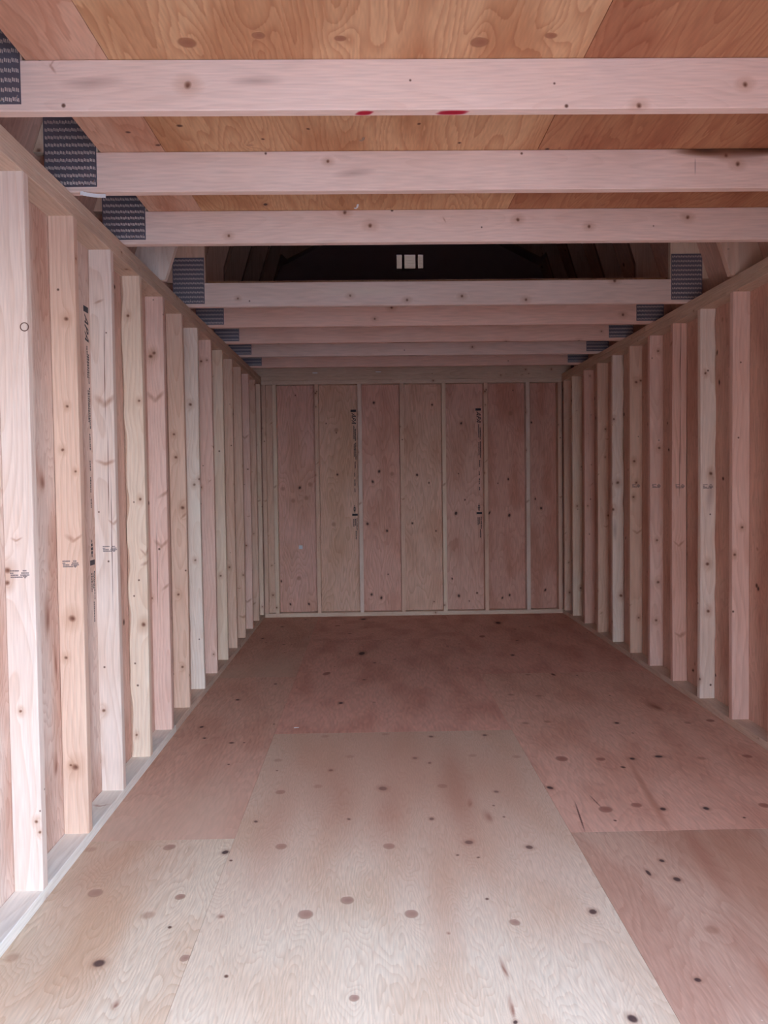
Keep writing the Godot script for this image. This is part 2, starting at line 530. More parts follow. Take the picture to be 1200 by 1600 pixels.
	ask("lum", "plate_near", {"w": 3.5, "d": 1.5, "l": 144.0, "ppi": 10.0, "seed": 51, "base": rgb8(236, 226, 214), "line": rgb8(216, 200, 184), "random": 8, "contrast": 0.5})
	ask("lum", "plate_far", {"w": 3.5, "d": 1.5, "l": 144.0, "ppi": 5.0, "seed": 52, "base": rgb8(222, 196, 176), "line": rgb8(196, 160, 136), "random": 10, "contrast": 0.5})
	ask("lum", "plate_top", {"w": 3.5, "d": 1.5, "l": 144.0, "ppi": 9.0, "seed": 53, "base": rgb8(218, 190, 168), "line": rgb8(194, 158, 134), "random": 12, "contrast": 0.5})
	# truss bottom chords; u runs down the front face and on under the beam
	var chord_own := {
		0: [["k", 2.7, 24.7, 0.42], ["d", 4.8, 11.4, 0.4], ["k", 2.9, 85.0, 0.3], ["k", 5.1, 73.4, 0.32], ["d", 5.1, 65.5, 0.36], ["d", 2.3, 48.6, 0.22], ["d", 2.7, 64.2, 0.22], ["g", 2.4, 14.5, 0.8], ["g", 2.3, 32.0, 0.7], ["m", 6.2, 43.6, 0.8], ["m", 6.2, 53.2, 1.5]],
		1: [["k", 1.4, 38.5, 0.24], ["d", 0.5, 65.2, 0.3], ["l", 2.4, 89.3, 0.9], ["b", 0.1, 93.5, 2.6], ["b", 0.3, 91.0, 1.4], ["b", 0.1, 98.5, 2.0], ["g", 1.0, 95.0, 1.3], ["k", 0.9, 93.6, 0.3], ["d", 0.3, 30.0, 0.3], ["g", 3.0, 42.0, 0.7]],
		2: [["k", 4.1, 20.7, 0.26], ["k", 2.6, 44.3, 0.36], ["k", 0.4, 40.1, 0.34], ["k", 1.8, 69.1, 0.32], ["k", 3.0, 81.1, 0.3], ["k", 1.6, 97.8, 0.34], ["d", 0.1, 48.0, 0.4], ["d", 3.0, 63.0, 0.24], ["d", 3.0, 92.0, 0.2]],
		4: [["k", 3.6, 14.4, 0.24], ["k", 3.1, 39.8, 0.3], ["k", 4.3, 52.7, 0.32], ["k", 3.5, 65.2, 0.34], ["k", 4.4, 79.8, 0.34], ["k", 0.3, 100.1, 0.4], ["w", 2.2, 42.0, 1.2], ["d", 4.2, 17.0, 0.3]],
	}
	var chord_tint := {0: "lilac", 1: "lilac", 2: "lilac", 4: "lilac", 5: "brown", 6: "brown", 7: "lilac", 8: "brown"}
	tints.lilac = [rgb8(236, 207, 194), rgb8(220, 186, 170)]
	tints.brown = [rgb8(238, 197, 180), rgb8(218, 172, 152)]
	for k in chord_tint:
		var t: Array = tints[chord_tint[k]]
		ask("lum", "chord_%d" % k, {"w": CHORD, "d": 1.5, "l": 120.0, "ppi": 15.0 if k == 0 else (12.0 if k < 3 else 8.0), "seed": 300 + k * 19, "base": t[0], "line": t[1], "marks": chord_own.get(k, []), "random": 2 if chord_own.has(k) else 10, "contrast": 0.32})
	# floor sheets
	var fb := rgb8(227, 205, 181)
	var fl := rgb8(200, 164, 136)
	var fx := rgb8(219, 191, 165)
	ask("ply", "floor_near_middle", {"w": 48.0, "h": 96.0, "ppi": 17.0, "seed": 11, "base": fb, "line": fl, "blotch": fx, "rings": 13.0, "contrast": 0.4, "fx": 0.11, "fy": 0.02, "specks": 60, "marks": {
		"p": [[31.3, 66.5], [4.6, 65.2], [6.9, 45.3], [21.9, 44.7], [16.5, 30.4], [11.7, 27.4, 0.8, 0.95], [17.7, 11.8, 0.45, 0.5], [24.1, 27.0], [35.8, 24.7, 0.52, 0.65]],
		"k": [[31.4, 92.6], [42.1, 92.9], [27.5, 80.3], [30.0, 77.6, 0.3, 0.5], [12.4, 74.8, 0.4, 0.55], [21.4, 65.9, 0.72, 0.95], [39.8, 63.6, 0.4, 0.5], [16.1, 54.0, 0.24, 0.35], [28.5, 53.5, 0.36, 0.55], [33.1, 45.4, 0.6, 0.65], [41.2, 43.5, 0.5, 0.6], [45.3, 26.6], [43.8, 7.8], [2.2, 53.8, 0.28, 0.4], [32.8, 7.7, 0.2, 0.3]],
		"d": [[2.9, 75.2], [31.1, 41.6], [39.4, 53.7], [33.8, 40.8], [0.6, 41.4], [4.5, 15.8], [33.4, 30.0], [38.5, 58.0]],
		"f": [[10.4, 94.0], [22.4, 94.7], [15.6, 81.8], [2.5, 80.5], [38.2, 81.1], [46.1, 80.0], [10.6, 67.4]],
		"r": [[37.0, 54.1, 0.6, 2.0], [34.9, 59.1, 0.3, 1.5], [33.1, 16.1, 0.2, 1.6], [32.8, 9.8, 0.22, 1.4], [28.0, 22.8, 0.2, 0.26], [1.8, 27.4, 0.4, 0.45]]},
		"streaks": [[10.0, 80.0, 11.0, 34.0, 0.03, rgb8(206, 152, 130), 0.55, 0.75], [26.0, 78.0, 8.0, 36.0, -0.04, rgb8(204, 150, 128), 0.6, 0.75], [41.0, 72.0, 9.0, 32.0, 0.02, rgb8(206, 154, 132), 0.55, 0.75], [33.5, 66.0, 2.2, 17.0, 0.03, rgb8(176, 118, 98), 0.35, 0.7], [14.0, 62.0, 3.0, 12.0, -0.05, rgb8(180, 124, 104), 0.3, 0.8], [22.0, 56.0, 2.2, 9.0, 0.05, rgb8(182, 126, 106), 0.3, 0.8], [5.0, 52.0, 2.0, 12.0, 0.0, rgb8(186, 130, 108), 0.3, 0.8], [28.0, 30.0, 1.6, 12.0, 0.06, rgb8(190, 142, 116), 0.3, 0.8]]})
	ask("ply", "floor_near_left", {"w": 23.8, "h": 96.0, "ppi": 17.0, "seed": 21, "base": rgb8(227, 206, 182), "line": rgb8(196, 160, 130), "blotch": rgb8(216, 184, 156), "rings": 11.0, "contrast": 0.46, "fx": 0.1, "fy": 0.022, "specks": 25, "marks": {
		"p": [[15.1, 93.7], [9.0, 81.4, 0.8, 0.95], [19.8, 80.0, 0.55, 0.65], [23.3, 67.1, 0.46, 0.6]], "k": [[23.2, 91.8], [14.4, 66.5, 0.62, 0.7]], "f": [[4.2, 93.5], [17.0, 75.9], [4.7, 67.9]], "d": [[20.2, 73.2]], "r": [[18.3, 59.6, 0.3, 0.6]]}, "streaks": [[6.0, 92.0, 9.0, 13.0, 0.1, rgb8(208, 160, 136), 0.45, 0.8], [3.0, 62.0, 3.0, 10.0, -0.2, rgb8(204, 160, 128), 0.45, 0.8], [10.0, 70.0, 4.0, 9.0, 0.2, rgb8(206, 166, 134), 0.35, 0.8]]})
	ask("ply", "floor_near_right", {"w": 48.2, "h": 96.0, "ppi": 15.0, "seed": 31, "base": rgb8(206, 168, 146), "line": rgb8(182, 138, 116), "blotch": rgb8(196, 152, 130), "rings": 7.0, "contrast": 0.42, "fx": 0.09, "fy": 0.016, "specks": 30, "marks": {
		"k": [[9.8, 86.9, 0.32, 0.44], [6.9, 83.7, 0.24, 0.8], [9.9, 81.9], [4.2, 61.5, 0.35, 0.36]], "f": [[9.4, 70.4]]},
		"streaks": [[22.0, 74.0, 6.5, 26.0, -0.1, rgb8(176, 118, 92), 0.45, 0.5], [16.0, 90.0, 1.1, 10.0, 0.1, rgb8(156, 96, 76), 0.38, 0.7], [12.0, 58.0, 1.0, 5.0, 0.0, rgb8(168, 98, 72), 0.5, 0.5]]})
	ask("ply", "floor_middle_left", {"w": 23.8, "h": 96.0, "ppi": 9.0, "seed": 41, "base": rgb8(224, 178, 156), "line": rgb8(202, 150, 128), "blotch": rgb8(214, 164, 142), "rings": 5.0, "contrast": 0.4, "marks": {"k": [[12.1, 74.4], [8.0, 53.6, 0.4, 0.6]], "d": [[18.5, 42.8], [17.6, 30.7], [22.9, 54.7]]}, "random": 4,
		"streaks": [[8.0, 3.0, 12.0, 9.0, 0.1, rgb8(222, 192, 168), 0.5, 0.8], [15.0, 14.0, 4.0, 11.0, -0.1, rgb8(222, 188, 164), 0.4, 0.8], [20.0, 8.0, 4.0, 14.0, 0.0, rgb8(222, 190, 166), 0.4, 0.8]]})
	ask("ply", "floor_middle_right", {"w": 48.2, "h": 96.0, "ppi": 9.0, "seed": 61, "base": rgb8(228, 180, 158), "line": rgb8(200, 146, 124), "blotch": rgb8(216, 164, 142), "rings": 6.0, "contrast": 0.34, "marks": {
		"p": [[6.0, 30.6, 0.95, 1.25], [42.1, 51.9], [12.9, 30.0], [39.6, 30.1], [7.3, 7.8, 0.9, 1.1], [12.5, 9.2], [31.9, 8.1]], "k": [[0.8, 16.9, 0.47, 0.7], [18.6, 29.9], [22.4, 51.4], [23.7, 30.8, 0.72, 0.6], [16.0, 7.5], [22.6, 7.4]],
		"d": [[18.9, 94.0, 0.4, 1.2], [23.5, 44.6], [15.6, 25.7, 0.36, 0.5], [27.3, 72.8], [24.7, 92.6], [26.8, 3.8], [7.5, 3.7]], "f": [[3.6, 52.4], [8.4, 53.2], [36.9, 50.7], [31.0, 29.5], [10.8, 73.6], [4.5, 75.0], [12.4, 94.3]], "r": [[34.3, 63.3, 1.1, 3.2]]},
		"streaks": [[2.7, 5.4, 0.1, 4.6, 0.12, rgb8(84, 50, 44), 0.85, 0.4], [6.6, 11.0, 0.1, 2.2, -0.1, rgb8(110, 70, 60), 0.7, 0.4], [16.0, 15.0, 0.5, 14.0, 0.12, rgb8(176, 116, 92), 0.4, 0.5]]})
	ask("ply", "floor_far", {"w": 48.0, "h": 96.0, "ppi": 7.0, "seed": 71, "base": rgb8(230, 176, 156), "line": rgb8(204, 144, 124), "blotch": rgb8(216, 158, 138), "rings": 6.0, "contrast": 0.3, "fx": 0.06, "marks": {"k": [[16.9, 75.8, 0.9, 2.4], [12.6, 22.2, 0.5, 0.8]], "p": [[7.8, 51.2, 0.8, 1.8]], "d": [[43.0, 54.9]]}, "random": 8})
	# loft sheets overhead (seen from below)
	ask("ply", "loft_middle", {"w": 51.0, "h": 76.0, "ppi": 13.0, "seed": 81, "base": rgb8(212, 167, 128), "line": rgb8(180, 124, 88), "blotch": rgb8(194, 142, 104), "rings": 7.0, "contrast": 0.62, "fx": 0.09, "fy": 0.012, "marks": {
		"p": [[9.1, 53.4, 0.85, 0.9], [16.6, 54.7, 0.6, 0.6], [24.9, 54.1, 0.55, 0.5], [39.3, 53.3, 0.85, 0.9], [46.5, 54.5, 0.6, 0.5]], "d": [[3.8, 34.1, 0.35, 0.35], [34.2, 34.3], [13.8, 30.0], [20.0, 33.0], [40.0, 28.5]]}, "random": 6})
	ask("ply", "loft_left", {"w": 8.8, "h": 76.0, "ppi": 12.0, "seed": 91, "base": rgb8(217, 173, 149), "line": rgb8(190, 136, 110), "blotch": rgb8(202, 150, 124), "rings": 5.0, "contrast": 0.5, "marks": {"d": [[5.6, 32.3, 0.3, 0.3], [8.4, 28.3, 0.35, 0.3]]}})
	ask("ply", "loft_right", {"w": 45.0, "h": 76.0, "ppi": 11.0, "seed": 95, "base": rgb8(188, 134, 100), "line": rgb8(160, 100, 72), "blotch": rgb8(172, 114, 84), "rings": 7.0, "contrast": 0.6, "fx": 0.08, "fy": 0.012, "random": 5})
	# wall sheathing; grain upright
	var sh := {"base": rgb8(226, 200, 186), "line": rgb8(194, 154, 136), "blotch": rgb8(204, 164, 146)}
	ask("ply", "sheath_near", {"w": 48.0, "h": 90.0, "ppi": 11.0, "seed": 111, "base": sh.base, "line": sh.line, "blotch": sh.blotch, "rings": 7.0, "contrast": 0.5, "fx": 0.12, "fy": 0.03, "marks": {"r": [[27.0, 51.0, 0.9, 1.2], [24.5, 52.0, 0.8, 2.2], [27.5, 33.0, 0.8, 2.5], [30.0, 26.0, 0.5, 2.0], [24.0, 35.0, 0.7, 2.0], [22.0, 20.0, 0.6, 1.4], [29.0, 12.0, 0.6, 1.4], [41.0, 20.0, 0.5, 1.0], [12.0, 30.0, 0.7, 1.6]], "k": [[40.0, 11.0, 0.3, 0.6]]}, "random": 6})
	for k in 2:
		ask("ply", "sheath_%d" % k, {"w": 48.0, "h": 90.0, "ppi": 6.0, "seed": 121 + k * 7, "base": rgb8(222, 182, 164), "line": sh.line, "blotch": rgb8(210, 164, 146), "rings": 6.0, "contrast": 0.5, "fx": 0.12, "fy": 0.03, "random": 26})
	ask("ply", "back_left", {"w": 40.75, "h": 90.0, "ppi": 8.0, "seed": 131, "base": rgb8(226, 180, 166), "line": rgb8(194, 144, 122), "blotch": rgb8(216, 168, 150), "rings": 7.0, "contrast": 0.5, "fx": 0.07, "fy": 0.016, "bands": [[25.0, 41.0, rgb8(226, 186, 166)]], "marks": {
		"k": [[17.6, 47.8], [13.3, 4.3, 0.3, 0.5], [10.0, 13.0, 0.25, 0.5], [24.0, 13.5, 0.25, 0.5], [20.4, 4.3, 0.3, 0.5], [32.0, 52.5, 0.35, 0.4]], "f": [[11.2, 47.5], [21.5, 49.0], [16.7, 14.0], [20.0, 44.0], [15.0, 43.0], [30.3, 34.0], [31.8, 69.0]], "d": [[28.0, 71.5], [31.8, 68.0], [16.5, 82.0]]}})
	ask("ply", "back_middle", {"w": 47.85, "h": 90.0, "ppi": 8.0, "seed": 141, "base": rgb8(226, 178, 162), "line": rgb8(196, 142, 122), "blotch": rgb8(214, 162, 144), "rings": 7.0, "contrast": 0.5, "fx": 0.07, "fy": 0.016, "bands": [[16.0, 32.0, rgb8(226, 186, 166)], [32.0, 48.0, rgb8(222, 178, 162)]], "marks": {
		"k": [[5.4, 79.0, 0.4, 0.5], [7.1, 53.5, 0.45, 0.6], [4.6, 49.7, 0.4, 0.6], [2.4, 34.0, 0.45, 0.55], [9.8, 31.3, 0.4, 0.5], [3.6, 7.5, 0.4, 0.5], [7.3, 6.2, 0.4, 0.6], [21.5, 52.0, 0.42, 0.5], [26.0, 49.0, 0.25, 0.3], [27.5, 78.0, 0.3, 0.4], [19.5, 34.0, 0.35, 0.4], [28.5, 31.0, 0.25, 0.3], [38.5, 71.0, 0.35, 0.5], [36.2, 37.5, 0.5, 0.7], [37.0, 6.5, 0.45, 0.6], [34.5, 13.0, 0.25, 0.4]],
		"d": [[10.0, 15.0], [27.5, 4.5], [41.0, 4.5], [44.0, 7.5, 0.35, 0.4], [37.3, 52.3], [39.7, 42.5, 0.25, 0.4]], "f": [[12.0, 52.5]]}})
	ask("ply", "back_right", {"w": 32.4, "h": 90.0, "ppi": 7.0, "seed": 151, "base": rgb8(216, 166, 150), "line": rgb8(190, 138, 120), "blotch": rgb8(204, 148, 130), "rings": 6.0, "contrast": 0.5, "fx": 0.1, "fy": 0.022, "marks": {
		"k": [[8.8, 36.5, 0.45, 0.65], [8.7, 6.5, 0.35, 0.5], [5.9, 5.5, 0.3, 0.5], [1.2, 37.5, 0.25, 0.7], [15.6, 37.5, 0.3, 0.7], [21.0, 39.0, 0.4, 0.5], [18.8, 42.5, 0.25, 0.45], [22.4, 8.2, 0.35, 0.6], [16.0, 7.0, 0.3, 0.6], [8.5, 50.0, 0.3, 0.5], [17.5, 71.0, 0.3, 0.4], [16.4, 52.5, 0.25, 0.4], [15.0, 19.0, 0.3, 0.4]], "d": [[4.5, 48.5], [10.5, 83.0]], "f": [[9.5, 74.5]]}})


# ---------------------------------------------------------------- parts of the building
func stud(parent: Node, key: String, x: float, z: float, seed_: int, bow := 0.0, wane := [], turned := false, height := 86.0, wane_by := 0.3) -> MeshInstance3D:
	var b := Basis(Vector3(0, 0, -1), Vector3.UP, Vector3(1, 0, 0)) if turned else Basis()
	return part("stud", board(3.5, 1.5, height, seed_, bow, wane, wane_by), mats[key], parent, Transform3D(b, pos(x, 1.5, z)))


func along_z(parent: Node, called: String, key: String, x: float, y: float, z0: float, z1: float, seed_: int) -> MeshInstance3D:
	return part(called, board(3.5, 1.5, z1 - z0, seed_), mats[key], parent, Transform3D(Basis(Vector3.RIGHT, Vector3.FORWARD, Vector3.UP), pos(x, y + 0.75, z0)))


func along_x(parent: Node, called: String, key: String, x0: float, x1: float, y: float, z: float, seed_: int) -> MeshInstance3D:
	return part(called, board(3.5, 1.5, x1 - x0, seed_), mats[key], parent, Transform3D(Basis(Vector3.BACK, Vector3.RIGHT, Vector3.UP), pos(x0, y + 0.75, z)))


# The inked grade stamp of a plywood sheet: bars, three bold slanted letters, rows of small print; s inches down, t inches across.
func sheet_stamp(parent: Node, xf: Transform3D, seed_: int) -> void:
	var rng := RandomNumberGenerator.new()
	rng.seed = seed_
	var st := begin()
	var e := 0.012
	add_box(st, Vector3(0, -1.0, 0), Vector3(2.1, -0.1, e))
	add_box(st, Vector3(0.1, -40.4, 0), Vector3(2.2, -39.6, e))
	for row in [[1.0, 6.2, 11.2], [1.55, 7.4, 12.0], [1.05, 13.0, 18.0], [1.6, 12.6, 19.0], [1.3, 19.8, 22.4], [1.1, 24.0, 25.6], [1.1, 26.6, 29.0], [1.1, 30.0, 31.4], [0.5, 41.6, 44.6], [1.1, 41.6, 44.2], [1.7, 41.4, 46.0], [1.3, 46.2, 49.4]]:
		var y: float = row[1]
		while y < row[2]:
			var step := rng.randf_range(0.18, 0.5)
			add_box(st, Vector3(row[0], -minf(y + step * 0.8, row[2]), 0), Vector3(row[0] + rng.randf_range(0.28, 0.42), -y, e))
			y += step
	# an arrowed diamond between the two bars
	for d in [[0.9, 36.4, 0.3], [0.7, 37.0, 0.7], [0.6, 37.6, 0.9], [0.7, 38.2, 0.7], [0.9, 38.7, 0.35]]:
		add_box(st, Vector3(d[0], -d[1] - 0.45, 0), Vector3(d[0] + d[2], -d[1], e))
	var tm := TextMesh.new()
	var font := SystemFont.new()
	font.font_names = ["Droid Sans"]
	font.font_weight = 800
	tm.font = font
	tm.text = "APA"
	tm.font_size = 64
	tm.pixel_size = 0.00085
	tm.depth = 0.0003
	tm.horizontal_alignment = HORIZONTAL_ALIGNMENT_LEFT
	tm.curve_step = 4.0
	var letters := tm.surface_get_arrays(0)
	var lay := Transform3D(Basis(Vector3(0, -1, 0), Vector3(1, -0.45, 0), Vector3(0, 0, 1)), Vector3(1.15, -1.6, e) * IN)
	var lv: PackedVector3Array = letters[Mesh.ARRAY_VERTEX]
	var li: PackedInt32Array = letters[Mesh.ARRAY_INDEX] if letters[Mesh.ARRAY_INDEX] else PackedInt32Array(range(lv.size()))
	for n in li:
		st.set_smooth_group(-1)
		st.add_vertex(lay * lv[n])
	part("grade_stamp", done(st), mats.ink, parent, xf)


func stud_stamp(parent: Node, xf: Transform3D, seed_: int) -> void:
	var rng := RandomNumberGenerator.new()
	rng.seed = seed_
	var st := begin()
	for row in [[0.0, 0.0, 1.05], [0.0, 1.5, 1.95], [0.28, 0.0, 0.4], [0.28, 1.3, 2.2], [0.52, 0.05, 0.95], [0.52, 1.2, 2.25], [0.76, 0.05, 1.5], [0.7, 1.55, 2.0], [0.82, 1.68, 1.86]]:
		var x: float = row[1]
		while x < row[2]:
			var step := rng.randf_range(0.09, 0.2)
			add_box(st, Vector3(x, -row[0] - 0.17, 0), Vector3(minf(x + step * 0.78, row[2]), -row[0], 0.012))
			x += step
	part("grade_stamp", done(st), mats.ink_grey, parent, xf)


func side_wall(called: String, left: bool) -> void:
	var wall := shell(called)
	var side := 1.0 if left else -1.0
	var mid := -1.75 if left else ROOM + 1.75
	var inner := 0.0 if left else ROOM
	var split := [FRONT, 164.0, 307.7]
	for i in 2:
		along_z(wall, "bottom_plate", "plate_near" if i == 0 and left else "plate_far", mid, 0.0, split[i], split[i + 1] - 0.05, 400 + i)
		along_z(wall, "top_plate", "plate_top", mid, WALL_TOP - 3.0, split[i], split[i + 1] - 0.05, 410 + i)
	along_z(wall, "top_plate", "plate_top", mid, WALL_TOP - 1.48, FRONT, 212.0, 421)
	along_z(wall, "top_plate", "plate_top", mid, WALL_TOP - 1.48, 212.05, 307.7, 422)
	var bows := [0.0, 0.05, -0.1, 0.15, -0.05, 0.12, -0.2, 0.1, 0.0, -0.12, 0.08, 0.1, 0.0]
	for k in range(-4, 13):
		if (not left) and k < -3:
			continue
		var z := STUD0 + 16.0 * k + 0.75
		var key := ("stud_left_%d" % clampi(k, 0, 12)) if left else ("stud_right_%d" % clampi(k, 3, 12))
		var wane := []
		if left and k == 6:
			wane = [0, 3]
		elif left and k == 3:
			wane = [0]
		elif not left and (k == 5 or k == 9):
			wane = [1, 2]
		var b: float = bows[clampi(k, 0, 12)] * (1.0 if k > 0 else 0.0)
		var o := stud(wall, key, mid, z, 500 + k + (100 if left else 0), b, wane, false, 85.97, 0.42)
		if left and k == 6:
			o.set_meta("label", "pale straw-coloured stud with a wavy bark edge")
		if not left and k == 5:
			o.set_meta("label", "whitish stud with a ragged bark edge and brown knots")
		if left and k == 4:
			o.set_meta("label", "pinkish stud with slanted brown spike knots")
		if left and k <= 2 and k >= 0:
			stud_stamp(o, Transform3D(Basis(), Vector3([-1.1, -0.95, -0.6][k], [39.0, 38.6, 39.4][k], 0.75) * IN), 900 + k)
		if not left and k >= 5 and k <= 8:
			stud_stamp(o, Transform3D(Basis(), Vector3(-1.1, 47.6, 0.75) * IN), 910 + k)
	stud(wall, "stud_back_1" if left else "stud_back_2", mid, 302.0, 640, 0.0, [], false, 85.97)
	# sheathing panels, edges on the studs
	var turn := Basis(Vector3(0, 0, -side), Vector3.UP, Vector3(side, 0, 0))
	var edges := [FRONT, 33.6, 81.6, 129.6, 177.6, 225.6, 273.6, 308.2]
	for i in edges.size() - 1:
		var w: float = edges[i + 1] - edges[i] - 0.06
		var key := "sheath_near" if left and i >= 1 and i <= 2 else "sheath_%d" % (i % 2)
		var o := part("sheathing_panel", sheet(w, 90.4, 0.6), mats[key], wall, Transform3D(turn, pos(inner - 3.52 * side, 0.02, (edges[i] + edges[i + 1]) / 2)))
		if left and i == 2:
			sheet_stamp(o, Transform3D(Basis(), Vector3(126.2 - (edges[i] + edges[i + 1]) / 2, 78.4, 0.0) * IN), 77)


func build_walls() -> void:
	side_wall("wall_left", true)
	side_wall("wall_right", false)
	# back wall
	var wall := shell("wall_back")
	along_x(wall, "bottom_plate", "plate_far", 0.05, ROOM - 0.05, 0.0, BACK + 1.75, 431)
	along_x(wall, "top_plate", "plate_far", 0.05, ROOM - 0.05, WALL_TOP - 3.0, BACK + 1.75, 432)
	along_x(wall, "top_plate", "plate_top", 0.05, ROOM - 0.05, WALL_TOP - 1.48, BACK + 1.75, 433)
	var i := 0
	for x in [0.8, 4.85, 20.6, 36.75, 52.55, 68.4, 84.2, 100.1, 112.2]:
		stud(wall, "stud_back_%d" % (i % 4), x, BACK + 1.75, 450 + i, [0.0, 0.0, 0.1, 0.0, -0.1, 0.05, 0.0, 0.1, 0.0][i], [], true, 85.97)
		i += 1
	stud(wall, "stud_back_2", 2.85, BACK + 2.7, 470, 0.0, [], false, 85.97)   # the corner filler, set back
	var edges := [-4.0, 36.75, 84.6, 117.0]
	var names := ["back_left", "back_middle", "back_right"]
	for k in 3:
		var w: float = edges[k + 1] - edges[k] - 0.05
		var mid: float = (edges[k] + edges[k + 1]) / 2
		var o := part("sheathing_panel", sheet(w, 92.0, 0.6), mats[names[k]], wall, Transform3D(Basis(), pos(mid, 0.02, 307.75)))
		if k == 0:
			sheet_stamp(o, Transform3D(Basis(), Vector3(33.3 - mid, 78.3, 0) * IN), 78)
		elif k == 1:
			sheet_stamp(o, Transform3D(Basis(), Vector3(80.8 - mid, 78.3, 0) * IN), 79)
	# gable above the back wall, brown wood with the dimness put into its colour, open at the vent
	var roof: PackedVector2Array = roof_line(0.0)
	for piece in [[-9.0, 51.3, 88.0, 170.0], [61.7, 122.0, 88.0, 170.0], [51.3, 61.7, 88.0, 130.7], [51.3, 61.7, 136.2, 170.0]]:
		var rect := PackedVector2Array([Vector2(piece[0], piece[2]), Vector2(piece[0], piece[3]), Vector2(piece[1], piece[3]), Vector2(piece[1], piece[2])])
		for poly in Geometry2D.intersect_polygons(roof, rect):
			part("gable_panel", cutout(poly, 0.6), mats.dim_brown, wall, Transform3D(Basis(), pos(0, 0, 308.4)))
	var st := along_x(wall, "gable_chord", "plate_top", -3.4, ROOM + 3.4, WALL_TOP, BACK + 0.0, 480)
	st.transform = Transform3D(Basis(Vector3.DOWN, Vector3.RIGHT, Vector3.BACK), pos(-3.4, WALL_TOP + 1.76, BACK + 0.8))
	# front wall with the doorway that the camera looks through
	var front := shell("wall_front")
	for r in [[-4.0, DOOR[0], 0.0, 90.4], [DOOR[1], ROOM + 4.0, 0.0, 90.4], [DOOR[0], DOOR[1], DOOR[2], 90.4]]:
		part("framed_panel", cutout(PackedVector2Array([Vector2(r[0], r[2]), Vector2(r[0], r[3]), Vector2(r[1], r[3]), Vector2(r[1], r[2])]), 3.5), mats.sheath_1, front, Transform3D(Basis(), pos(0, 0, FRONT)))
	part("gable_panel", cutout(roof, 0.6), mats.dim_brown, front, Transform3D(Basis(), pos(0, 0, FRONT)))
	# unseen open door leaf, added to keep sky light off the right wall
	var door := shell("added_door_1")
	part("added_door_leaf", sheet(36.0, 82.0, 1.5), mats.sheath_0, door, Transform3D(Basis(Vector3(0, 0, -1), Vector3.UP, Vector3(1, 0, 0)), pos(DOOR[0] - 1.0, 1.0, FRONT - 18.2)))


const DOOR := [22.0, 84.0, 84.0]


func roof_line(out: float) -> PackedVector2Array:
	var q0 := -4.7 + (WALL_TOP - 97.0) / 2.9 - out
	var q1 := -4.7 + (KNEE - 97.0) / 2.9 - out
	return PackedVector2Array([Vector2(q0, WALL_TOP), Vector2(q1, KNEE + out * 0.4), Vector2(ROOM / 2, RIDGE + out), Vector2(ROOM - q1, KNEE + out * 0.4), Vector2(ROOM - q0, WALL_TOP)])


func build_floor() -> void:
	var floor_ := shell("floor")
	var up := Basis(Vector3.RIGHT, Vector3.FORWARD, Vector3.UP)
	for s in [
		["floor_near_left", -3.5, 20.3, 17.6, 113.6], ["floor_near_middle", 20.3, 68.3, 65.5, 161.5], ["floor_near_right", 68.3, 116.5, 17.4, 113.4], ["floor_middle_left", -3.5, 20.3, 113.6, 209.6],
		["floor_middle_right", 68.3, 116.5, 113.4, 209.4], ["floor_far", 20.3, 68.3, 161.5, 257.5], ["floor_middle_left", -3.5, 20.3, 209.6, 305.6], ["floor_far", 68.3, 116.5, 209.4, 305.4], ["floor_far", 20.3, 68.3, 257.5, 308.0], ["floor_far", 20.3, 68.3, 17.5, 65.5]]:
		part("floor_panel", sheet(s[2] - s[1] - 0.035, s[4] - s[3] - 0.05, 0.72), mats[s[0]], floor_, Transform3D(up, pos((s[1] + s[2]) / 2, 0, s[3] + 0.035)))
	var st := begin()
	add_box(st, Vector3(-60, -8.5, -308), Vector3(60, -0.8, -17.5))
	part("floor_joist_deck", done(st), mats.dull_wood, floor_)


func build_ceiling() -> void:
	var ceil_ := shell("ceiling")
	var down := Basis(Vector3.RIGHT, Vector3.BACK, Vector3.DOWN)
	var y := WALL_TOP + CHORD + 0.02
	# loft deck over the front trusses; local y runs towards the camera
	part("loft_panel", sheet(8.74, 76.0, 0.6), mats.loft_left, ceil_, Transform3D(down, pos(8.5, y, 138.5)))
	part("loft_panel", sheet(50.9, 76.0, 0.6), mats.loft_middle, ceil_, Transform3D(down, pos(38.4, y, 138.5)))
	part("loft_panel", sheet(44.94, 76.0, 0.6), mats.loft_right, ceil_, Transform3D(down, pos(86.4, y, 138.5)))
	part("loft_panel", sheet(104.7, 42.0, 0.6), mats.loft_middle, ceil_, Transform3D(down, pos(ROOM / 2, y, 62.45)))
	for k in 2:
		part("loft_panel", sheet(52.4, 118.6, 0.6), mats.loft_right, ceil_, Transform3D(down, pos(30.3 + 52.4 * k, y, 304.1)))
	# roof: steep lower slopes sheathed in wood, upper slopes in wood coloured darker for the dim void
	var a := roof_line(0.0)
	var b := roof_line(0.7)
	for s in [[0, 1, "sheath_0"], [1, 2, "dim_brown"], [2, 3, "dim_brown"], [3, 4, "sheath_1"]]:
		var poly := PackedVector2Array([a[s[0]], b[s[0]], b[s[1]], a[s[1]]])
		part("roof_panel", cutout(poly, 292.0, 48.0, 96.0), mats[s[2]], ceil_, Transform3D(Basis(), pos(0, 0, 18.0)))
	for s in [[-8.0, -3.5], [ROOM + 3.5, ROOM + 8.0]]:
		part("soffit", cutout(PackedVector2Array([Vector2(s[0], 89.8), Vector2(s[0], 90.4), Vector2(s[1], 90.4), Vector2(s[1], 89.8)]), 292.0), mats.dull_wood, ceil_, Transform3D(Basis(), pos(0, 0, 18.0)))


# ---------------------------------------------------------------- trusses
var plate_mesh: ArrayMesh
var teeth_mesh: ArrayMesh
var nail_mesh: ArrayMesh


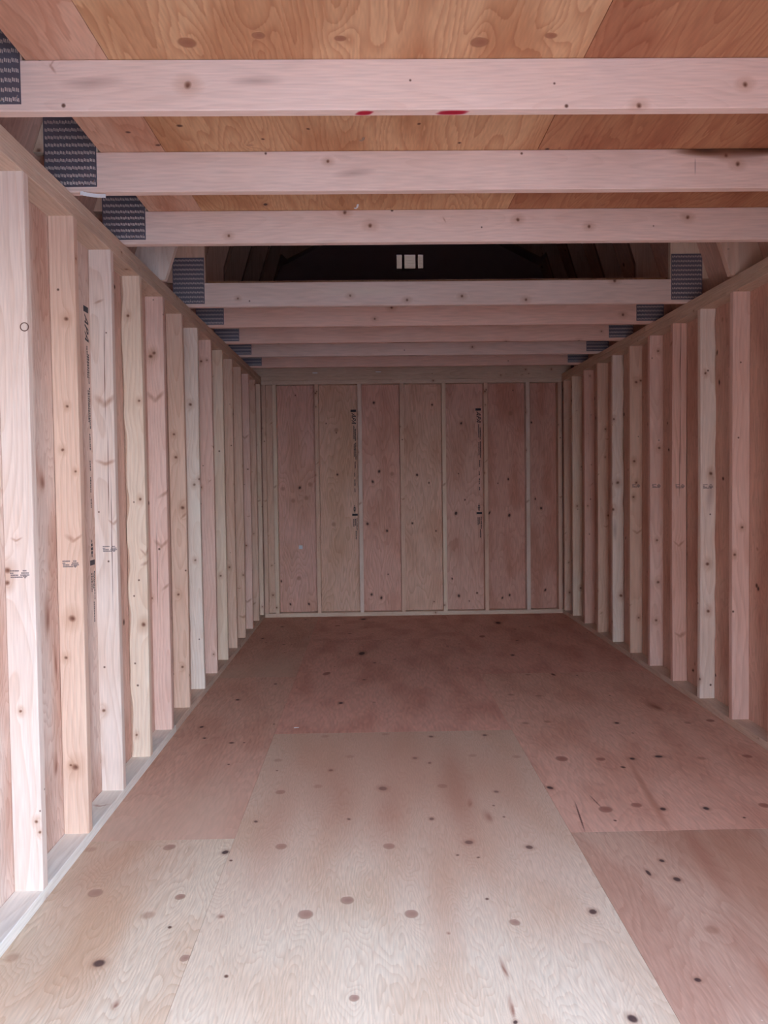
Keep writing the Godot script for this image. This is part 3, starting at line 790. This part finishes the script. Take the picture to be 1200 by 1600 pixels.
func make_plate_meshes() -> void:
	var st := begin()
	add_box(st, Vector3(-3.55, 0, 0), Vector3(3.55, 10.3, 0.05))
	plate_mesh = done(st)
	st = begin()
	for r in 10:
		for c in 17:
			var x := -3.3 + c * 0.4
			var y := 0.28 + r * 1.02
			var up := 0.07 if c % 2 else 0.0
			add_box(st, Vector3(x, y + up, 0.03), Vector3(x + 0.1, y + 0.4 + up, 0.075), -0.1)
			add_box(st, Vector3(x + 0.19, y - 0.05 + up, 0.03), Vector3(x + 0.27, y + 0.34 + up, 0.07), -0.1)
	teeth_mesh = done(st)
	st = begin()
	for p in [[-1.6, 0.35], [0.2, 0.6], [1.5, 0.25], [3.0, 0.5]]:
		add_box(st, Vector3(p[0], p[1], 0.05), Vector3(p[0] + 0.2, p[1] + 0.09, 0.3), 0.3)
		add_box(st, Vector3(p[0] + 0.02, p[1] + 0.09, 0.05), Vector3(p[0] + 0.1, p[1] + 0.42, 0.13), 0.5)
	nail_mesh = done(st)


func truss(k: int, label: String) -> void:
	var z := TRUSS0 + 24.0 * k
	var o := thing("roof_truss", label, "truss", pos(ROOM / 2, WALL_TOP, z), "gambrel roof trusses across the room")
	var shift := Vector3(-ROOM / 2, -WALL_TOP, 0) * IN
	var open := k == 3
	if not open:
		var wane := [0] if k == 5 or k == 8 else ([1] if k == 4 else [])
		part("bottom_chord", board(CHORD, 1.5, 119.6, 800 + k, 0.0, wane, 0.14), mats["chord_%d" % k], o, Transform3D(Basis(Vector3.DOWN, Vector3.RIGHT, Vector3.BACK), Vector3(-59.8, CHORD / 2, -0.75) * IN))
	for s in [0, 1]:
		var edge := func(y: float) -> float: return -4.6 + (y - 97.0) / 2.9
		var pts: PackedVector2Array
		if open:
			pts = PackedVector2Array([Vector2(edge.call(90.6), 90.6), Vector2(edge.call(KNEE), KNEE), Vector2(15.0, KNEE), Vector2(0.7, 90.6)])
		else:
			pts = PackedVector2Array([Vector2(edge.call(95.9), 95.9), Vector2(edge.call(KNEE), KNEE), Vector2(11.7, KNEE), Vector2(3.75, 105.6), Vector2(3.75, 95.9)])
		var up := PackedVector2Array([Vector2(7.5, KNEE), Vector2(ROOM / 2, RIDGE - 0.1), Vector2(ROOM / 2, RIDGE - 7.0), Vector2(13.0, KNEE - 4.5)])
		if s == 1:
			for i in pts.size():
				pts[i].x = ROOM - pts[i].x
			for i in up.size():
				up[i].x = ROOM - up[i].x
		part("rafter", cutout(pts, 1.5, 10.0, 86.0), mats["rafter_shaded" if k > 4 else "stud_back_%d" % ((k + s) % 4)], o, Transform3D(Basis(), shift))
		part("upper_rafter", cutout(up, 1.45, 10.0, 86.0), mats.rafter_shaded, o, Transform3D(Basis(), shift + Vector3(0, 0, -0.02) * IN))
		if not open:
			var px := 0.05 if s == 0 else ROOM - 0.05
			var pl := part("truss_plate", plate_mesh, mats.plate, o, Transform3D(Basis(), Vector3(px - ROOM / 2, 0.72, 0.0) * IN))
			var te := part("tooth_row", teeth_mesh, mats.tooth, pl)
			te.set_meta("kind", "stuff")
			var na := part("nail", nail_mesh, mats.nail, pl)
			na.set_meta("kind", "stuff")


# ---------------------------------------------------------------- the scene
func _ready() -> void:
	# camera
	var cam := Camera3D.new()
	cam.name = "camera"
	cam.fov = 2.0 * rad_to_deg(atan(800.0 / 1261.9))
	cam.near = 0.02
	cam.far = 300.0
	cam.transform = Transform3D(Basis(Vector3(0.99976, -0.0127967, 0.0177604), Vector3(0.0134291, 0.9992631, -0.0359578), Vector3(-0.0172872, 0.0361877, 0.9991955)).orthonormalized(), pos(EYE.x, EYE.y, 0.0))
	add_child(cam)
	# an overcast sky; daylight enters through the doorway behind the camera
	var env := Environment.new()
	var sky := Sky.new()
	var sm := ProceduralSkyMaterial.new()
	sm.sky_top_color = Color(0.68, 0.81, 0.98)
	sm.sky_curve = 0.3
	sm.sky_horizon_color = Color(0.88, 0.95, 1.0)
	sm.ground_horizon_color = Color(0.55, 0.53, 0.52)
	sm.ground_bottom_color = Color(0.4, 0.39, 0.38)
	sm.sky_energy_multiplier = 1.0
	sky.sky_material = sm
	env.background_mode = Environment.BG_SKY
	env.sky = sky
	env.background_energy_multiplier = 16.6
	env.tonemap_mode = Environment.TONE_MAPPER_LINEAR
	env.tonemap_exposure = 1.0
	env.sdfgi_enabled = true
	env.ssao_enabled = true
	env.ssil_enabled = true
	var we := WorldEnvironment.new()
	we.name = "environment"
	we.environment = env
	add_child(we)

	# materials
	for i in 256:
		var t := i / 255.0
		ring_lut.append(pow(t, 2.5) * (1.0 - smoothstep(0.94, 1.0, t)))
	order_textures()
	paint_all()
	mats.dim_brown = plain(rgb8(164, 130, 126), 0.95)  # brown wood tone, shade of the loft void put into the colour
	mats.dull_wood = plain(rgb8(170, 140, 118), 0.9)
	mats.ink = plain(rgb8(58, 52, 58), 0.8)
	mats.ink_grey = plain(rgb8(112, 96, 98), 0.85)
	mats.plate = plain(rgb8(122, 117, 130), 0.42, 0.55)
	mats.tooth = plain(rgb8(226, 208, 200), 0.5, 0.1)
	mats.nail = plain(rgb8(225, 228, 232), 0.25, 0.9)
	mats.gravel = plain(rgb8(176, 168, 160), 0.95)
	mats.paper = plain(rgb8(236, 234, 236), 0.8)
	mats.vent = plain(rgb8(152, 128, 112), 0.7)
	mats.wire = plain(rgb8(120, 84, 70), 0.5, 0.3)

	# the setting
	var ground := shell("ground")
	var gs := begin()
	add_box(gs, Vector3(-1600, -18, -1900), Vector3(1600, -9, 1600))
	part("gravel_yard", done(gs), mats.gravel, ground)
	var sky_blocker := shell("added_sky_blocker")  # unseen block, added to cut the sky light coming from the left
	var ns := begin()
	add_box(ns, Vector3(-190, -8.9, 8), Vector3(-76, 120, 320))
	part("blocker_side", done(ns), plain(rgb8(120, 96, 80), 0.9), sky_blocker)
	part("roof_panel", cutout(PackedVector2Array([Vector2(-138, 120), Vector2(-76.5, 158), Vector2(-15, 120)]), 316.0), plain(rgb8(70, 66, 66), 0.9), sky_blocker, Transform3D(Basis(), pos(0, 0, -324)))  # top of the same added light blocker
	build_floor()
	build_walls()
	build_ceiling()

	# trusses
	make_plate_meshes()
	truss(0, "nearest ceiling truss, its wide beam marked with two red paint dashes")
	truss(1, "second ceiling truss from the doorway, with brown bark at its beam's right end")
	truss(2, "third ceiling truss, last beam before the dark opening in the loft")
	truss(3, "pair of sloping rafters without a beam, beside the dark loft opening")
	truss(4, "ceiling truss just behind the dark loft opening, its metal plates fully in view")
	truss(5, "ceiling truss next behind the one that edges the dark loft opening")
	truss(6, "ceiling truss third from the back wall, low in the row of beams")
	truss(7, "ceiling truss second from the back wall, a thin pinkish strip of beam")
	truss(8, "ceiling truss nearest the back wall, just above its top plates")

	# small things
	var vent := thing("gable_vent", "small tan louvred vent with two dark bars, high in the dark back gable", "vent", pos(ROOM / 2, 130.7, 307.75))
	var st := begin()
	add_box(st, Vector3(-5.6, -0.5, -0.9), Vector3(-5.0, 6.0, 0.1))
	add_box(st, Vector3(5.0, -0.5, -0.9), Vector3(5.6, 6.0, 0.1))
	add_box(st, Vector3(-5.0, -0.5, -0.9), Vector3(5.0, 0.05, 0.1))
	add_box(st, Vector3(-5.0, 5.45, -0.9), Vector3(5.0, 6.0, 0.1))
	part("frame", done(st), mats.dim_brown, vent)
	for x in [-2.55, 2.55]:
		st = begin()
		add_box(st, Vector3(x - 0.5, 0.05, -0.3), Vector3(x + 0.5, 5.45, 0.15))
		part("bar", done(st), mats.dim_brown, vent)
	var slat := begin()
	add_box(slat, Vector3(-5.0, -0.03, -0.45), Vector3(5.0, 0.03, 0.45))
	var slat_mesh := done(slat)
	for i in 9:
		part("louvre", slat_mesh, mats.vent, vent, Transform3D(Basis(Vector3.RIGHT, deg_to_rad(-38)), Vector3(0, 0.3 + i * 0.6, -0.75) * IN))

	var slip := begin()
	for i in 8:
		var t := i / 8.0
		var y := -0.2 * sin(PI * (t * 0.8 + 0.1))
		add_box(slip, Vector3(-1.7 + 3.4 * t, y - 0.5, -0.015 - 0.25 * t), Vector3(-1.7 + 3.4 * (t + 0.125), y, 0.015 - 0.25 * t))
	var paper := part("paper_slip", done(slip), mats.paper, self, Transform3D(Basis(Vector3.BACK, deg_to_rad(-5)), pos(3.1, WALL_TOP - 0.05, 112.0)))
	tag(paper, "white paper slip hanging under the left end of the second ceiling truss", "paper")
	st = begin()
	add_box(st, Vector3(-0.95, -0.2, 0), Vector3(0.95, 0.2, 0.03))
	var staple := done(st)
	var t1 := part("lumber_tag", staple, mats.paper, self, Transform3D(Basis(), pos(20.3, 91.75, BACK + 0.04)))
	tag(t1, "small white tag above the back wall, left one of two", "tag", "white tags on the beam above the back wall")
	var t2 := part("lumber_tag_001", staple, mats.paper, self, Transform3D(Basis(), pos(44.0, 91.9, BACK + 0.04)))
	tag(t2, "small white tag above the back wall, right one nearer its middle", "tag", "white tags on the beam above the back wall")
	st = begin()
	add_box(st, Vector3(-0.7, -0.7, 0), Vector3(0.7, 0.7, 0.08))
	add_box(st, Vector3(-0.22, -0.22, 0.08), Vector3(0.22, 0.22, 0.2))
	var washer := part("square_washer", done(st), plain(rgb8(196, 200, 206), 0.5, 0.3), self, Transform3D(Basis(), pos(13.6, 26.2, 307.74)))
	tag(washer, "small grey square washer fixed low on the back wall's left panel", "washer")
	var tor := TorusMesh.new()
	tor.inner_radius = 0.42 * IN
	tor.outer_radius = 0.54 * IN
	tor.rings = 24
	tor.ring_segments = 8
	var loop := part("wire_loop", tor, mats.wire, self, Transform3D(Basis(Vector3.RIGHT, PI / 2), pos(-0.3, 69.3, STUD0 - 0.06)))
	tag(loop, "thin brown wire loop on the inner edge of the nearest left stud", "wire")
	st = begin()
	add_box(st, Vector3(-0.5, 0, -0.12), Vector3(0.5, 0.06, 0.12), 0.0)
	var scrap := part("paper_scrap", done(st), mats.paper, self, Transform3D(Basis(Vector3.UP, 0.1), pos(24.4, 0.01, 165.5)))
	tag(scrap, "tiny white scrap lying on the plywood floor left of its middle", "scrap")
	for p in [[39.9, 108.1, 0.5], [38.7, 133.6, 0.8]]:
		st = begin()
		add_box(st, Vector3(-0.16, -0.75 * p[2], -0.05), Vector3(0.16, 0, 0.02), 0.35)
		add_box(st, Vector3(-0.4, -0.9 * p[2], -0.1), Vector3(0.0, -0.7 * p[2], 0.05), -0.5)
		var sp := part("wood_splinter" if p[2] < 0.6 else "wood_splinter_001", done(st), mats.dull_wood if p[2] < 0.6 else mats.paper, self, Transform3D(Basis(), pos(p[0], WALL_TOP + CHORD, p[1])))
		tag(sp, "tan splinter hanging from the loft plywood between first and second beams" if p[2] < 0.6 else "pale splinter hanging from the loft plywood just before the third beam", "splinter")
